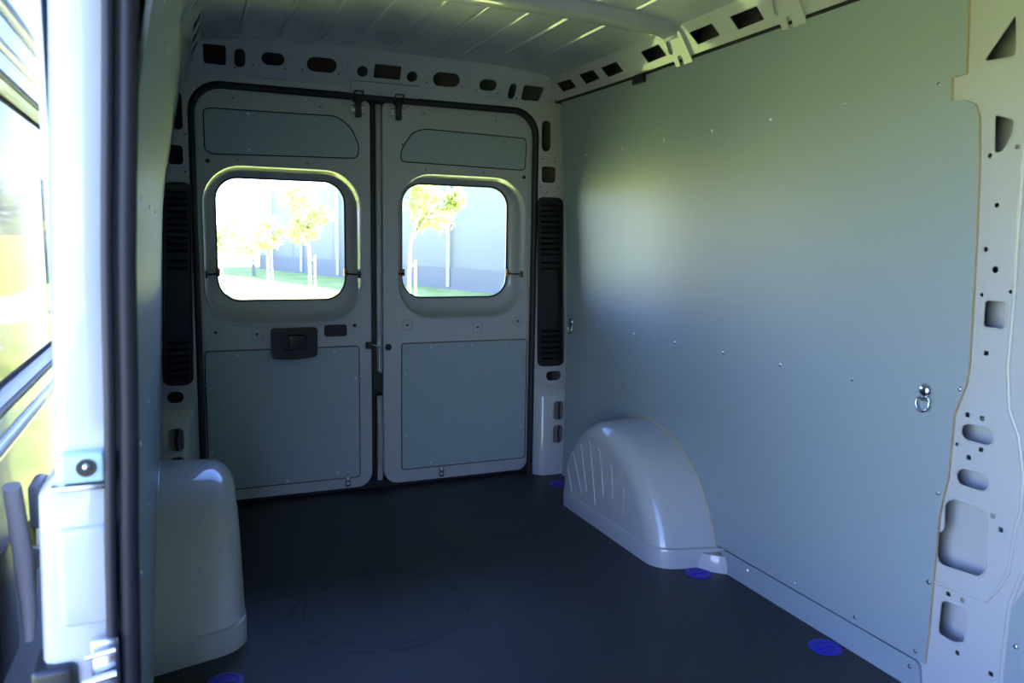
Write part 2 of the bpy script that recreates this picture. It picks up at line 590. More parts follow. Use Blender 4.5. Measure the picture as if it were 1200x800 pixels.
# ---- ceiling with pressed ribs
CX = 0.05
def zceil(x): return 1.958 + 0.034 * (1 - ((x - CX) / 0.80) ** 4)
bm = bmesh.new()
xs = [-.75 + 1.605 * i / 48 for i in range(49)]
loft(bm, [[(x, y, zceil(x)) for x in xs] for y in (-0.095, -0.6, -1.06, -1.6, -2.4, -3.2, -4.0)], closed_loops=False)
for f in list(bm.faces):
    f.smooth = True
r = bmesh.ops.extrude_face_region(bm, geom=list(bm.faces))
for v in [e for e in r['geom'] if isinstance(e, bmesh.types.BMVert)]:
    v.co.z += 0.004
ce = finish('ceiling', bm, ROOFPAINT)
tag(ce, 'glossy grey painted sheet metal roof with lengthwise ribs', kind='structure')
ribme = None
for (ya, yb) in ((-0.20, -1.0), (-1.15, -1.60), (-1.72, -2.6)):
    ribme = None
    for i in range(9):
        x = -0.59 + 0.154 * i
        z = zceil(x)
        if ribme is None:
            bm = bmesh.new()
            prof = [(-.012, .003), (-.006, -.0045), (-.003, -.006), (.003, -.006), (.006, -.0045), (.012, .003)]
            mid = (ya + yb) / 2
            loft(bm, [[(px, ya - mid, .001 if pz < 0 else .003) for px, pz in prof]] + [[(px, yy - mid, pz) for px, pz in prof] for yy in (ya - .03, yb + .03)] + [[(px, yb - mid, .001 if pz < 0 else .003) for px, pz in prof]], closed_loops=True, cap0=True, cap1=True)
            o = finish('rib', bm, ROOFPAINT, None, 50)
            ribme = o.data
            o.location = (x, mid, z)
            adopt(o, ce)
        else:
            share('rib', ribme, ce, (x, mid, z))

# ---- roof rails over the side walls, with cut-outs
P0R, ER = Vector((.905, 0, 1.862)), Vector((-.065, 0, .097)).normalized()
NR = Vector((-.097, 0, -.065)).normalized()
def RR(off=0.0):
    def fn(y, s, c):
        p = P0R + ER * s + NR * (c + off)
        return (p.x - taper(y), y, p.z)
    return fn
quads = [[(-.135, .087), (-.264, .085), (-.281, .039), (-.155, .036)], [(-.340, .090), (-.467, .088), (-.486, .041), (-.360, .037)], [(-.524, .085), (-.656, .085), (-.673, .036), (-.545, .034)],
         [(-.837, .086), (-.966, .085), (-.983, .036), (-.854, .034)], [(-1.157, .085), (-1.288, .085), (-1.303, .036), (-1.175, .033)], [(-1.379, .083), (-1.513, .083), (-1.522, .034), (-1.392, .032)],
         [(-1.75, .083), (-1.88, .083), (-1.893, .034), (-1.763, .032)], [(-2.0, .083), (-2.13, .083), (-2.143, .034), (-2.013, .032)]]
hq = [fillet(q_, .006, 3) for q_ in quads]
foot_slots = []
rail = sheet('trim_1', [(-.06, -.004), (-.06, .120), (-3.9, .120), (-3.9, -.004)], hq, .003, RR(), PAINT, cuts2=[-.07 - .07 * i for i in range(12)], rims=hq, rim_r=.0018)
tag(rail, 'white painted roof rail with square cut-outs above the side wall', kind='structure')
# dark folded lip just under the rail
bm = bmesh.new()
loft(bm, [[(x - taper(y), y, z) for x, z in ((.896, 1.853), (.915, 1.853), (.915, 1.863), (.896, 1.863))] for y in [-.07 - .07 * i for i in range(13)] + [-3.9]], cap0=True, cap1=True)
finish('rail_lip', bm, RUBBER, rail)
box('wooden_wedge', (.885, .90, -.815, -.735, 1.825, 1.858), [PLASTIC], rail)
P0L, EL = Vector((-.805, 0, 1.805)), Vector((.07, 0, .155)).normalized()
NL = Vector((.155, 0, -.07)).normalized()
def RL(off=0.0):
    def fn(y, s, c):
        p = P0L + EL * s + NL * (c + off)
        return (p.x, y, p.z)
    return fn
hl = [fillet([(y, .145), (y - .12, .145), (y - .14, .085), (y - .02, .085)], .006, 3) for y in (-.135, -.34, -.524, -.837)]
rail2 = sheet('trim_2', [(-.06, -.004), (-.06, .172), (-3.9, .172), (-3.9, -.004)], hl, .003, RL(), PAINT, rims=hl, rim_r=.0018)
tag(rail2, 'shaded roof rail with cut-outs over the side door wall', kind='structure')

# ---- roof bows
def bow(name, yc, label):
    w = 0.058
    path = []
    for i in range(21):
        x = -.66 + 1.40 * i / 20
        path.append((Vector((x, 0, zceil(x) + .002)), Vector((0, 0, -1)), .034))
    def bend(p0, e, n, sgn, s_top):
        q = p0 + e * s_top
        q.y = 0
        a = path[-1][0] if sgn > 0 else path[0][0]
        out = []
        c = Vector((q.x, 0, a.z - .004)) - e * 0.0
        for k in range(1, 9):
            t = k / 8
            pt = a * (1 - t) ** 2 + c * 2 * t * (1 - t) + q * t * t
            nn = (Vector((0, 0, -1)) * (1 - t) + n * t).normalized()
            out.append((pt, nn, .034 - .019 * t))
        return out
    right_ = bend(P0R, ER, NR, 1, .085)
    left_ = bend(P0L, EL, NL, -1, .12)
    path = left_[::-1] + path + right_
    bm = bmesh.new()
    prof = [(-w - .012, 0), (-w, .18), (-w + .012, .88), (-w + .022, 1), (w - .022, 1), (w - .012, .88), (w, .18), (w + .012, 0)]
    loft(bm, [[(p.x + n.x * pz * dp, yc + py, p.z + n.z * pz * dp) for py, pz in prof] for p, n, dp in path], closed_loops=True, cap0=True, cap1=True)
    b = finish(name, bm, PAINT, None, 40)
    tag(b, label, kind='structure')
    s1, s2 = slot(0, 0, .022, .062), None
    def oval(cy, cs, ln, wd, ang):
        return [(cy + (a * cos(ang) - b_ * sin(ang)), cs + (a * sin(ang) + b_ * cos(ang))) for a, b_ in slot(0, 0, wd, ln)]
    holes = [oval(yc + .030, .062, .056, .022, .30), oval(yc + .002, .000, .046, .022, .22)]
    # foot that comes down over the rail
    f = sheet('bow_foot', fillet([(yc + .062, .105), (yc + .056, .08), (yc + .042, .02), (yc + .042, -.036), (yc - .052, -.036), (yc - .060, -.01), (yc - .062, .105)], .012), holes, .012, RR(.001), PAINT, b, rims=holes, rim_r=.002)
    f2 = sheet('bow_foot', fillet([(yc + .072, .20), (yc + .06, .11), (yc + .042, .02), (yc + .042, -.036), (yc - .052, -.036), (yc - .064, -.01), (yc - .064, .20)], .012), holes, .012, RL(.001), PAINT, b)
    for hx in (.36, .42, .52, .60, .70):
        box('bolt_hole', (hx - .005, hx + .005, yc + w + .0, yc + w + .0125, zceil(hx) - .013, zceil(hx) - .006), PLASTIC, b)
    return b
bow('trim_3', -1.062, 'roof bow crossing above the wheel arches')
bow('trim_4', -1.625, 'roof bow nearest to the side door')

# ---- rear frame around the doors
fx = lambda x, z, c: (x, -0.03 - c, z)
opening = rrect(-.787, .797, .0, 1.824, (.01, .01, .13, .13), 10)
outer = [(-.94, -.005), (-.925, .6), (-.905, 1.1), (-.84, 1.60), (-.80, 1.845), (.885, 1.862), (.925, 1.60), (.955, 1.1), (.967, .6), (.962, -.005)]
opening[0:11] = [(-.787, -.004)]
op2 = rrect(-.787, .797, -.004, 1.824, (.001, .001, .13, .13), 10)
# make the frame an inverted U
Uo = [(.797, -.005)] + [(1.0, -.005), (1.005, .6), (1.0, 1.1), (.98, 1.60), (.95, 1.858), (-.83, 1.848), (-.88, 1.60), (-.925, 1.1), (-.945, .6), (-.95, -.005), (-.787, -.005)]
arc = []
for i in range(11):
    a = pi - 0.5 * pi * i / 10
    arc.append((-.787 + .13 + .13 * cos(a), 1.824 - .13 + .13 * sin(a)))
for i in range(11):
    a = .5 * pi - .5 * pi * i / 10
    arc.append((.797 - .13 + .13 * cos(a), 1.824 - .13 + .13 * sin(a)))
ph = []
for sg, c1, c2, c3, w3, c4 in ((1, .835, .852, .905, .088, .914), (-1, .823, .838, .874, .068, .876)):
    ph += [slot(sg * c1, 1.70 if sg > 0 else 1.69, .052 if sg > 0 else .036, .15), rrect(sg * c2 - (.04 if sg > 0 else .03), sg * c2 + (.04 if sg > 0 else .03), 1.475, 1.555, .018), slot(sg * c3, .508, w3, .052),
           rrect(sg * c4 - .03, sg * c4 + .03, .285, .385, .02), rrect(sg * c4 - .03, sg * c4 + .03, .165, .262, .02)]
dots = [circle(x, z, .005, 8) for x, z in ((.808, 1.455), (.905, 1.455), (.845, 1.43), (.815, 1.59), (.888, 1.58), (.915, .43), (.81, .13), (-.80, 1.60), (-.805, 1.45))]
wre = sheet('wall_rear', Uo + arc, ph + dots, .003, fx, PAINT, rims=ph, rim_r=.002)
tag(wre, 'white painted steel frame around the rear doors', kind='structure')
# bulged foot of each rear pillar
for s in (1, -1):
    bm = bmesh.new()
    xi, xo = .80 * s, (.965 if s > 0 else -.935)
    lo = [(xi, -.035), (xi + .012 * s, -.055), (xi + .045 * s, -.078), (xo, -.078), (xo, -.035)]
    hi = [(xi, -.032), (xi + .012 * s, -.034), (xi + .045 * s, -.036), (xo, -.036), (xo, -.032)]
    midp = [(xi, -.035), (xi + .012 * s, -.05), (xi + .045 * s, -.066), (xo, -.066), (xo, -.035)]
    if s > 0:
        pass
    loft(bm, [[(x, y, z) for x, y in L_] for L_, z in ((lo, -.005), (lo, .405), (midp, .425), (hi, .455))], cap0=True, cap1=True)
    # closed box; dark plates on its face stand in for shaded cut-outs
    o = finish('pillar_foot', bm, PAINT, wre, 40)
    for z0, z1 in ((.285, .385), (.165, .262)):
        xa, xb = (.884, .944) if s > 0 else (-.906, -.846)
        ring = rrect(xa, xb, z0, z1, .02)
        tube('cutout_rim', [(x, -.0785, z) for x, z in ring], .0035, PAINT, o, 6, True)
        sheet('cutout_shade_plate', ring, [], .002, lambda x, z, c: (x, -.0775 - c, z), CAVITY, o)
        tube('wiring', [(xa + .035, -.082, z0 + .006), (xa + .03, -.084, (z0 + z1) / 2), (xa + .036, -.082, z1 - .006)], .005, RUBBER, o, 6)
# header, tilted forward over the doors
HP0, HE = Vector((0, -.02, 1.835)), Vector((0, -.08, .125)).normalized()
HN = Vector((0, -.125, -.08)).normalized()
def HM(x, s, c):
    p = HP0 + HE * s + HN * c
    return (x, p.y, p.z)
tri = fillet
hh = [fillet([(-.725, .142), (-.633, .142), (-.633, .058), (-.72, .058)], .012), slot(-.581, .096, .046, .080), slot(-.45, .106, .095, .056), slot(-.25, .102, .128, .066), circle(-.075, .092, .0255, 16),
      rrect(-.026, .096, .068, .132, .006), circle(.148, .090, .026, 16), slot(.309, .092, .129, .068), slot(.513, .086, .088, .056), slot(.639, .068, .039, .078), fillet([(.69, .106), (.80, .104), (.788, .03), (.692, .03)], .014)]
hd = [circle(x, s, .0045, 8) for x, s in ((-.60, .052), (-.53, .075), (-.40, .07), (-.33, .072), (-.175, .068), (-.14, .122), (.22, .07), (.39, .066), (.46, .056), (.57, .052), (.67, .035), (.85, .04), (-.765, .07))]
hs = [rrect(x - w, x + w, s - .006, s + .006, .003) for x, s, w in ((-.447, .016, .045), (-.341, .012, .025), (-.255, .012, .03), (.311, .012, .026), (.40, .010, .034), (.515, .010, .045))]
htop = [(x_, (zceil(x_) - 1.833) / .8423) for x_ in [.84 - 1.585 * i / 24 for i in range(25)]]
hdr = sheet('header', [(-.80, -.0), (.885, .0)] + htop, hh + hd + hs, .003, HM, PAINT, wre, rims=hh, rim_r=.002)
sheet('header_ledge', rrect(-.12, .19, -.01, .052, .012), [], .018, HM, PAINT, wre)
# dark void between the header and the outer roof is closed by the outer skin
# door aperture rubber
pts = [(-.775, -.022, .0), (-.775, -.022, .8)] + [(-.775 + .125 + .125 * cos(pi - .5 * pi * i / 10), -.022, 1.81 - .125 + .125 * sin(pi - .5 * pi * i / 10)) for i in range(11)]
pts += [(.785 - .125 + .125 * cos(.5 * pi - .5 * pi * i / 10), -.022, 1.81 - .125 + .125 * sin(.5 * pi - .5 * pi * i / 10)) for i in range(11)] + [(.785, -.022, .8), (.785, -.022, 0)]
tube('weatherstrip', pts, .0155, RUBBER, wre, 10)
box('sill_light_block', (-.80, .80, .02, .06, 0, .035), RUBBER, wre)  # added strip that blocks daylight leaking in under the doors

# ---- outer body of the van (keeps daylight out, seen through the cut-outs)
skin = box('wall_outer', (1.04, 1.06, -4.2, .14, -.40, 2.08), [CAVITY])
tag(skin, 'outer skin of the van body', kind='structure')
box('roof_skin', (-1.04, 1.04, -4.2, .14, 2.06, 2.08), CAVITY, skin)
box('rear_skin', (.80, 1.04, .126, .14, -.40, 2.06), CAVITY, skin)
box('rear_skin', (-1.015, -.79, .126, .14, -.40, 2.06), CAVITY, skin)
box('rear_skin', (-.79, .80, .126, .14, 1.82, 2.06), CAVITY, skin)
box('rear_skin', (-.79, .80, .10, .14, -.40, -.03), PAINT, skin)
box('side_skin', (-1.015, -1.005, -2.20, .14, -.40, 2.06), PAINT, skin)
box('side_skin', (-1.015, -.93, -4.2, -3.62, -.40, 2.06), PAINT, skin)
box('side_skin', (-1.015, -.90, -3.62, -2.28, 1.68, 2.06), PAINT, skin)
box('side_skin', (-1.015, -1.0, -3.62, -2.20, -.40, -.03), PAINT, skin)
wf = box('wall_front', (-1.005, 1.04, -4.04, -4.0, -.03, 2.06), CAVITY)
tag(wf, 'bulkhead behind the cab', kind='structure')

# ---- right front pillar with cut-outs
def P_(l): return l
big = fillet([(-2.21, .531), (-2.231, .549), (-2.306, .552), (-2.325, .54), (-2.337, .395), (-2.324, .375), (-2.217, .364), (-2.203, .378), (-2.198, .448), (-2.215, .46)], .012, 3)
low = fillet([(-2.227, .27), (-2.242, .279), (-2.296, .281), (-2.304, .264), (-2.302, .192), (-2.272, .177), (-2.232, .181), (-2.226, .19)], .01, 3)
trih = fillet([(-2.240, 1.622), (-2.318, 1.716), (-2.324, 1.618)], .016, 4)
kite = fillet([(-2.275, 1.50), (-2.325, 1.482), (-2.325, 1.452), (-2.300, 1.410), (-2.278, 1.408)], .012, 4)
rect = rrect(-2.331, -2.274, .996, 1.064, .01)
sl1, sl2 = slot(-2.282, .73, .088, .046), slot(-2.28, .613, .088, .046)
hp = [big, low, trih, kite, rect, sl1, sl2]
sm = [rrect(y - .006, y + .006, z - .006, z + .006, .002, 2) for y, z in ((-2.288, .934), (-2.252, .773), (-2.291, .772), (-2.295, .694), (-2.265, .666), (-2.341, .54), (-2.364, .513), (-2.245, .297), (-2.285, .298), (-2.286, .157), (-2.377, .149))]
sm += [circle(y, z, r_, 10) for y, z, r_ in ((-2.268, 1.405, .006), (-2.334, 1.419, .006), (-2.296, 1.137, .0085), (-2.266, 1.075, .005), (-2.337, 1.087, .005), (-2.23, .692, .005), (-2.291, 1.289, .006), (-2.269, 1.185, .006))]
outer = [(-2.12, .0), (-2.12, 1.60), (-2.16, 1.86), (-2.58, 1.86), (-2.57, 1.30), (-2.56, .95), (-2.56, .76), (-2.56, .62), (-2.56, .0)]
pr = sheet('trim_5', outer, hp + sm, .003, RM(.009), PAINT, cuts=zc, rims=hp, rim_r=.0028)
tag(pr, 'white steel side pillar with slots and cut-outs beside the wall board', kind='structure')
# pressed beads on the pillar
ridge = [(-2.352, 1.80), (-2.350, 1.40), (-2.346, 1.229), (-2.347, 1.071), (-2.345, .908), (-2.357, .808), (-2.385, .75), (-2.405, .66), (-2.408, .573), (-2.399, .527), (-2.393, .418), (-2.372, .365), (-2.345, .323), (-2.27, .318), (-2.20, .312)]
tube('pressed_bead', [(xr(z) + .0075, y, z) for y, z in ridge], .006, PAINT, pr, 8)
tube('pressed_bead', [(xr(z) + .0075, y, z) for y, z in [(-2.40, 1.80), (-2.395, 1.3), (-2.39, 1.07), (-2.39, .92), (-2.41, .80), (-2.45, .70), (-2.47, .58), (-2.46, .50), (-2.427, .43), (-2.405, .343), (-2.403, .223), (-2.408, .0)]], .007, PAINT, pr, 8)
box('inner_post', (1.03, 1.04, -2.46, -2.10, 0, 1.86), PAINT, pr)
lp = sheet('trim_6', [(-2.415, .03), (-2.415, .34), (-2.45, .42), (-3.9, .42), (-3.9, .03)], [], .008, RM(.0055), PANEL, cuts=[.1, .2, .3], edge_mat=EDGE)
tag(lp, 'lower grey board in front of the side pillar', kind='structure')
screw(lp, (xr(.252) - .003, -2.435, .252), (-1, 0, 0), 1.25)
up = sheet('trim_7', [(-2.50, .40), (-2.47, .58), (-2.45, .80), (-2.46, 1.0), (-2.5, 1.2), (-2.5, 1.858), (-3.9, 1.858), (-3.9, .40)], [], .008, RM(.011), PANEL, cuts=zc)
tag(up, 'upper grey board in front of the side pillar', kind='structure')

# ================================================================== REAR DOORS
def rear_door(name, label, x0, x1, win, glassr, up_poly, lo_rect, corner):
    fn = lambda x, z, c: (x, .0 + c, z)
    R1 = rrect(*win, .165, 10)
    holes = [R1]
    hd_ = []
    s = -1 if x0 < 0 else 1
    xc = (win[0] + win[1]) / 2
    for (dx, z) in ((-.20, 1.765), (.16, 1.757), (-.30, 1.62), (.30, 1.60), (-.19, 1.51), (.10, 1.512)):
        hd_.append(circle(xc + dx, z, .005, 8))
    d = sheet(name, rrect(x0, x1, .02, 1.802, corner, 8), holes + hd_, .003, fn, PAINT)
    tag(d, label, kind='structure')
    # window recess
    def ring(off, y):
        return [(x, y, z) for x, z in rrect(glassr[0] - off, glassr[1] + off, glassr[2] - off, glassr[3] + off, .10 + off, 10)]
    def blend(t, y):
        q = [w_ * (1 - t) + g_ * t for w_, g_ in zip(win, glassr)]
        return [(x, y, z) for x, z in rrect(*q, .165 * (1 - t) + .10 * t, 10)]
    bm = bmesh.new()
    loft(bm, [blend(-.10, .0), blend(-.05, -.004), blend(0, -.004), blend(.06, .002), blend(.11, .011), blend(.17, .024), blend(.26, .042), blend(.36, .057), blend(.48, .068), blend(.62, .076), blend(.8, .082), blend(.92, .085), blend(1.0, .090), ring(0, .125)])
    finish('window_recess', bm, PAINT, d, 60)
    tube('window_gasket', ring(-.001, .096), .006, RUBBER, d, 8, True)
    sheet('pane', rrect(glassr[0], glassr[1], glassr[2], glassr[3], .10, 10), [], .004, lambda x, z, c: (x, .099 + c, z), GLASS, d)
    # outer skin with the same window
    ox0, ox1 = (x0 - .03, -.0) if s < 0 else (0.0, x1 + .03)
    sheet('door_outer_skin', [(ox0, -.03), (ox1, -.03), (ox1, 1.835), (ox0, 1.835)], [rrect(glassr[0], glassr[1], glassr[2], glassr[3], .10, 10)], .004, lambda x, z, c: (x, .122 + c, z), CAVITY, d)
    # edge flange round the door
    bm = bmesh.new()
    L1 = rrect(x0, x1, .02, 1.802, corner, 8)
    loft(bm, [[(x, y, z) for x, z in L1] for y in (.0015, .05)])
    finish('door_flange', bm, PAINT, d, 50)
    # boards screwed to the door
    upo = sheet('upper_board', up_poly, [], .004, lambda x, z, c: (x, -.0045 + c, z), DPANEL, d, edge_mat=PLASTIC)
    loo = sheet('lower_board', rrect(*lo_rect, .014), [], .004, lambda x, z, c: (x, -.0045 + c, z), DPANEL, d, edge_mat=EDGE)
    GAP = [(q_[0], -.0035, q_[1]) for q_ in up_poly]
    tube('board_edge_shadow', GAP, .0028, RUBBER, upo, 6, True)  # dark tube in place of the shadow gap round the board
    tube('board_edge_shadow', [(a, -.0035, b) for a, b in rrect(*lo_rect, .014)], .0026, BROWN, loo, 6, True)  # brownish board edge, also darkened as its shadow gap
    # window clips
    for cx, sg in ((glassr[0], -1), (glassr[1], 1)):
        c = box('window_clip', (cx - .012 if sg > 0 else cx - .004, cx + .004 if sg > 0 else cx + .012,   .070, .096, 1.013, 1.047), ORANGE, d, .003)
        tube('clip_arm', [(cx - sg * .006, .068, 1.026), (cx + sg * .022, .060, 1.023), (cx + sg * .046, .022, 1.023)], .004, PLASTIC, c, 6)
        box('clip_foot', (cx + sg * .046 - .005, cx + sg * .046 + .005, .006, .026, 1.008, 1.040), PLASTIC, c, .002)
    return d, upo, loo

upL = fillet([(-.725, 1.548), (-.725, 1.708), (-.70, 1.716), (-.175, 1.722), (-.115, 1.68), (-.078, 1.60), (-.085, 1.545), (-.70, 1.530)], .03, 4)
upR = fillet([(.112, 1.542), (.118, 1.60), (.17, 1.675), (.225, 1.695), (.735, 1.685), (.742, 1.66), (.738, 1.541), (.72, 1.533)], .022, 4)
dl, dlu, dll = rear_door('door_1', 'left rear door with black handle shell and grey boards', -.766, -.028, (-.742, -.070, .805, 1.488), (-.690, -.124, .902, 1.446), upL, (-.752, -.086, .071, .694), (.05, .07, .03, .115))
dr, dru, drl = rear_door('door_2', 'right rear door with grey boards and narrow centre edge', .030, .777, (.100, .746, .812, 1.492), (.140, .690, .905, 1.455), upR, (.116, .764, .083, .698), (.07, .05, .115, .03))

for x, z in ((-.55, 1.703), (-.27, 1.697), (-.55, 1.555), (-.15, 1.56)):
    screw(dlu, (x, -.0046, z), (0, -1, 0), 1.2)
for x, z in ((.31, 1.675), (.31, 1.553), (.65, 1.66)):
    screw(dru, (x, -.0046, z), (0, -1, 0), 1.0)
for x, z in ((-.62, .672), (-.20, .674), (-.105, .545), (-.105, .24), (-.19, .10), (-.42, .087), (-.735, .53), (-.735, .25)):
    screw(dll, (x, -.0046, z), (0, -1, 0), 1.2)
for x, z in ((.26, .675), (.47, .678), (.65, .680), (.135, .55), (.135, .25), (.74, .25), (.26, .105), (.47, .108), (.64, .115)):
    screw(drl, (x, -.0046, z), (0, -1, 0), 1.0)

# round and square pressed bosses below the windows
for par, x, z, sq in ((dl, -.705, .775, 0), (dl, -.535, .762, 1), (dr, .145, .785, 0), (dr, .715, .79, 0), (dr, .50, .765, 1)):
    ringp = circle(x, z, .024, 16) if not sq else rrect(x - .022, x + .022, z - .025, z + .025, .006)
    b_ = tube('boss', [(a, -.0005, b) for a, b in ringp], .0025, PAINT, par, 6, True)
    bm = bmesh.new()
    loft(bm, [[(a, -.002 , b) for a, b in circle(x, z, .006, 8)], [(a, .0005, b) for a, b in circle(x, z, .006, 8)]], cap0=True, cap1=True)
    finish('boss_hole', bm, PLASTIC, b_)
for par, x, z in ((dl, -.715, 1.50), (dl, -.105, .79), (dr, .735, 1.50)):
    bm = bmesh.new()
    loft(bm, [[(a, -.002, b) for a, b in circle(x, z, .009, 10)], [(a, .0005, b) for a, b in circle(x, z, .009, 10)]], cap0=True, cap1=True)
    finish('rubber_plug', bm, PLASTIC, par)

# inner handle shell on the left-hand leaf
hs_ = fillet([(-.477, .672), (-.472, .655), (-.38, .647), (-.29, .657), (-.281, .67), (-.279, .780), (-.288, .790), (-.47, .788), (-.478, .778)], .012, 4)
rec = rrect(-.44, -.325, .69, .765, .012)
hsh = sheet('handle_shell', hs_, [rec], .034, lambda x, z, c: (x, -.038 + c, z), PLASTIC, dl)
sheet('handle_back', rec, [], .004, lambda x, z, c: (x, -.010 + c, z), PLASTIC, hsh)
box('pull_lever', (-.405, -.335, -.032, -.012, .70, .758), PLASTIC, hsh, .006)
sheet('cover_plug', rrect(-.244, -.142, .742, .796, .012), [], .006, lambda x, z, c: (x, -.006 + c, z), PLASTIC, dl)

# top latches
for par, x in ((dl, -.085), (dr, .098)):
    l = box('top_latch', (x - .012, x + .012, -.040, -.004, 1.722, 1.812), PLASTIC, par, .004)
    box('latch_plate', (x - .03, x + .03, -.007, -.001, 1.745, 1.778), ZINC, l, .002)
    for dx in (-.022, .022):
        screw(l, (x + dx, -.0071, 1.766), (0, -1, 0), 1.6)
    screw(l, (x + .024, -.0071, 1.749), (0, -1, 0), 1.4)
    tube('latch_loop', [(x - .018, -.012, 1.79), (x - .018, -.05, 1.83), (x + .018, -.05, 1.83), (x + .018, -.012, 1.79)], .004, PLASTIC, l, 6)
# middle latch and catches
ml = box('middle_latch', (-.055, -.028, -.018, .0, .68, .712), PLASTIC, dl, .003)
tube('latch_bolt', [(-.03, -.012, .698), (.0, -.012, .690), (.012, -.012, .69)], .005, ZINC, ml, 8)
bm = bmesh.new()
loft(bm, [[(a, -.006, b) for a, b in circle(.052, .683, .016, 14)], [(a, .0005, b) for a, b in circle(.052, .683, .016, 14)]], cap0=True, cap1=True)
finish('rubber_buffer', bm, PLASTIC, dr)
for par, x in ((dl, -.145), (dr, .315)):
    c = box('bottom_catch', (x - .012, x + .012, -.012, .0, .03, .082), ZINC, par, .003)
    for dz in (.045, .068):
        screw(c, (x, -.0121, dz), (0, -1, 0), 1.1)
# meeting edge of the two leaves
box('edge_rubber', (-.026, -.002, .0, .05, .03, 1.80), RUBBER, dl, .006)
box('lock_pillar', (.002, .030, .022, .06, .03, 1.795), PAINT, dr, .006)
box('gap_light_block', (-.03, .03, .06, .120, .0, 1.82), RUBBER, dl)  # added behind the gap between the leaves to block leaking daylight
box('pillar_buffer', (-.022, .020, -.014, .03, .455, .565), PLASTIC, dr, .006)
tube('lock_rod', [(.012, .012, .56), (.012, .012, .67)], .006, ZINC, dr, 8)
for z0, z1 in ((.72, 1.02), (1.05, 1.72), (.10, .43)):
    box('pressed_channel', (.006, .022, .016, .023, z0, z1), PAINT, dr, .003)

# ================================================================== VENT COVERS on the rear pillars
def vent(s, label):
    root = empty('vent_cover', (.87 * s, -.036, .58))
    tag(root, label, 'vent cover')
    def xa(z): return (.793 + (1.39 - z) / .81 * .018) * s if s > 0 else (-.785 - (1.39 - z) / .81 * .02)
    def xb(z): return (.925 + (1.39 - z) / .81 * .026) * s if s > 0 else (-.885 - (1.39 - z) / .81 * .03)
    zs = [.565, .8, 1.1, 1.40]
    ol = [(xa(z), z) for z in zs] + [(xb(z), z) for z in zs[::-1]]
    ol = fillet(ol, .03, 4)
    sheet('backing', ol, [], .012, lambda x, z, c: (x, -.034 - c, z), PLASTIC, root)
    tube('rim', [(x, -.046, z) for x, z in ol], .005, PLASTIC, root, 6, True)
    zs_ = [1.365 - .0265 * i for i in range(10)] + [.742 - .028 * i for i in range(6)]
    zs_ += [1.085 - .03 * i for i in range(2)]
    for z in zs_:
        a, b = sorted((xa(z), xb(z)))
        mt = Matrix.Translation((0, -.050, z)) @ Matrix.Rotation(radians(35), 4, 'X')
        box('slat', (a + .012, b - .014, -.012, .012, -.0022, .0022), PLASTIC, root, mtx=mt)
    return root
vent(1, 'black slatted vent cover on the pillar beside the grey side wall')
vent(-1, 'black slatted vent cover on the shaded pillar beside the left rear door')

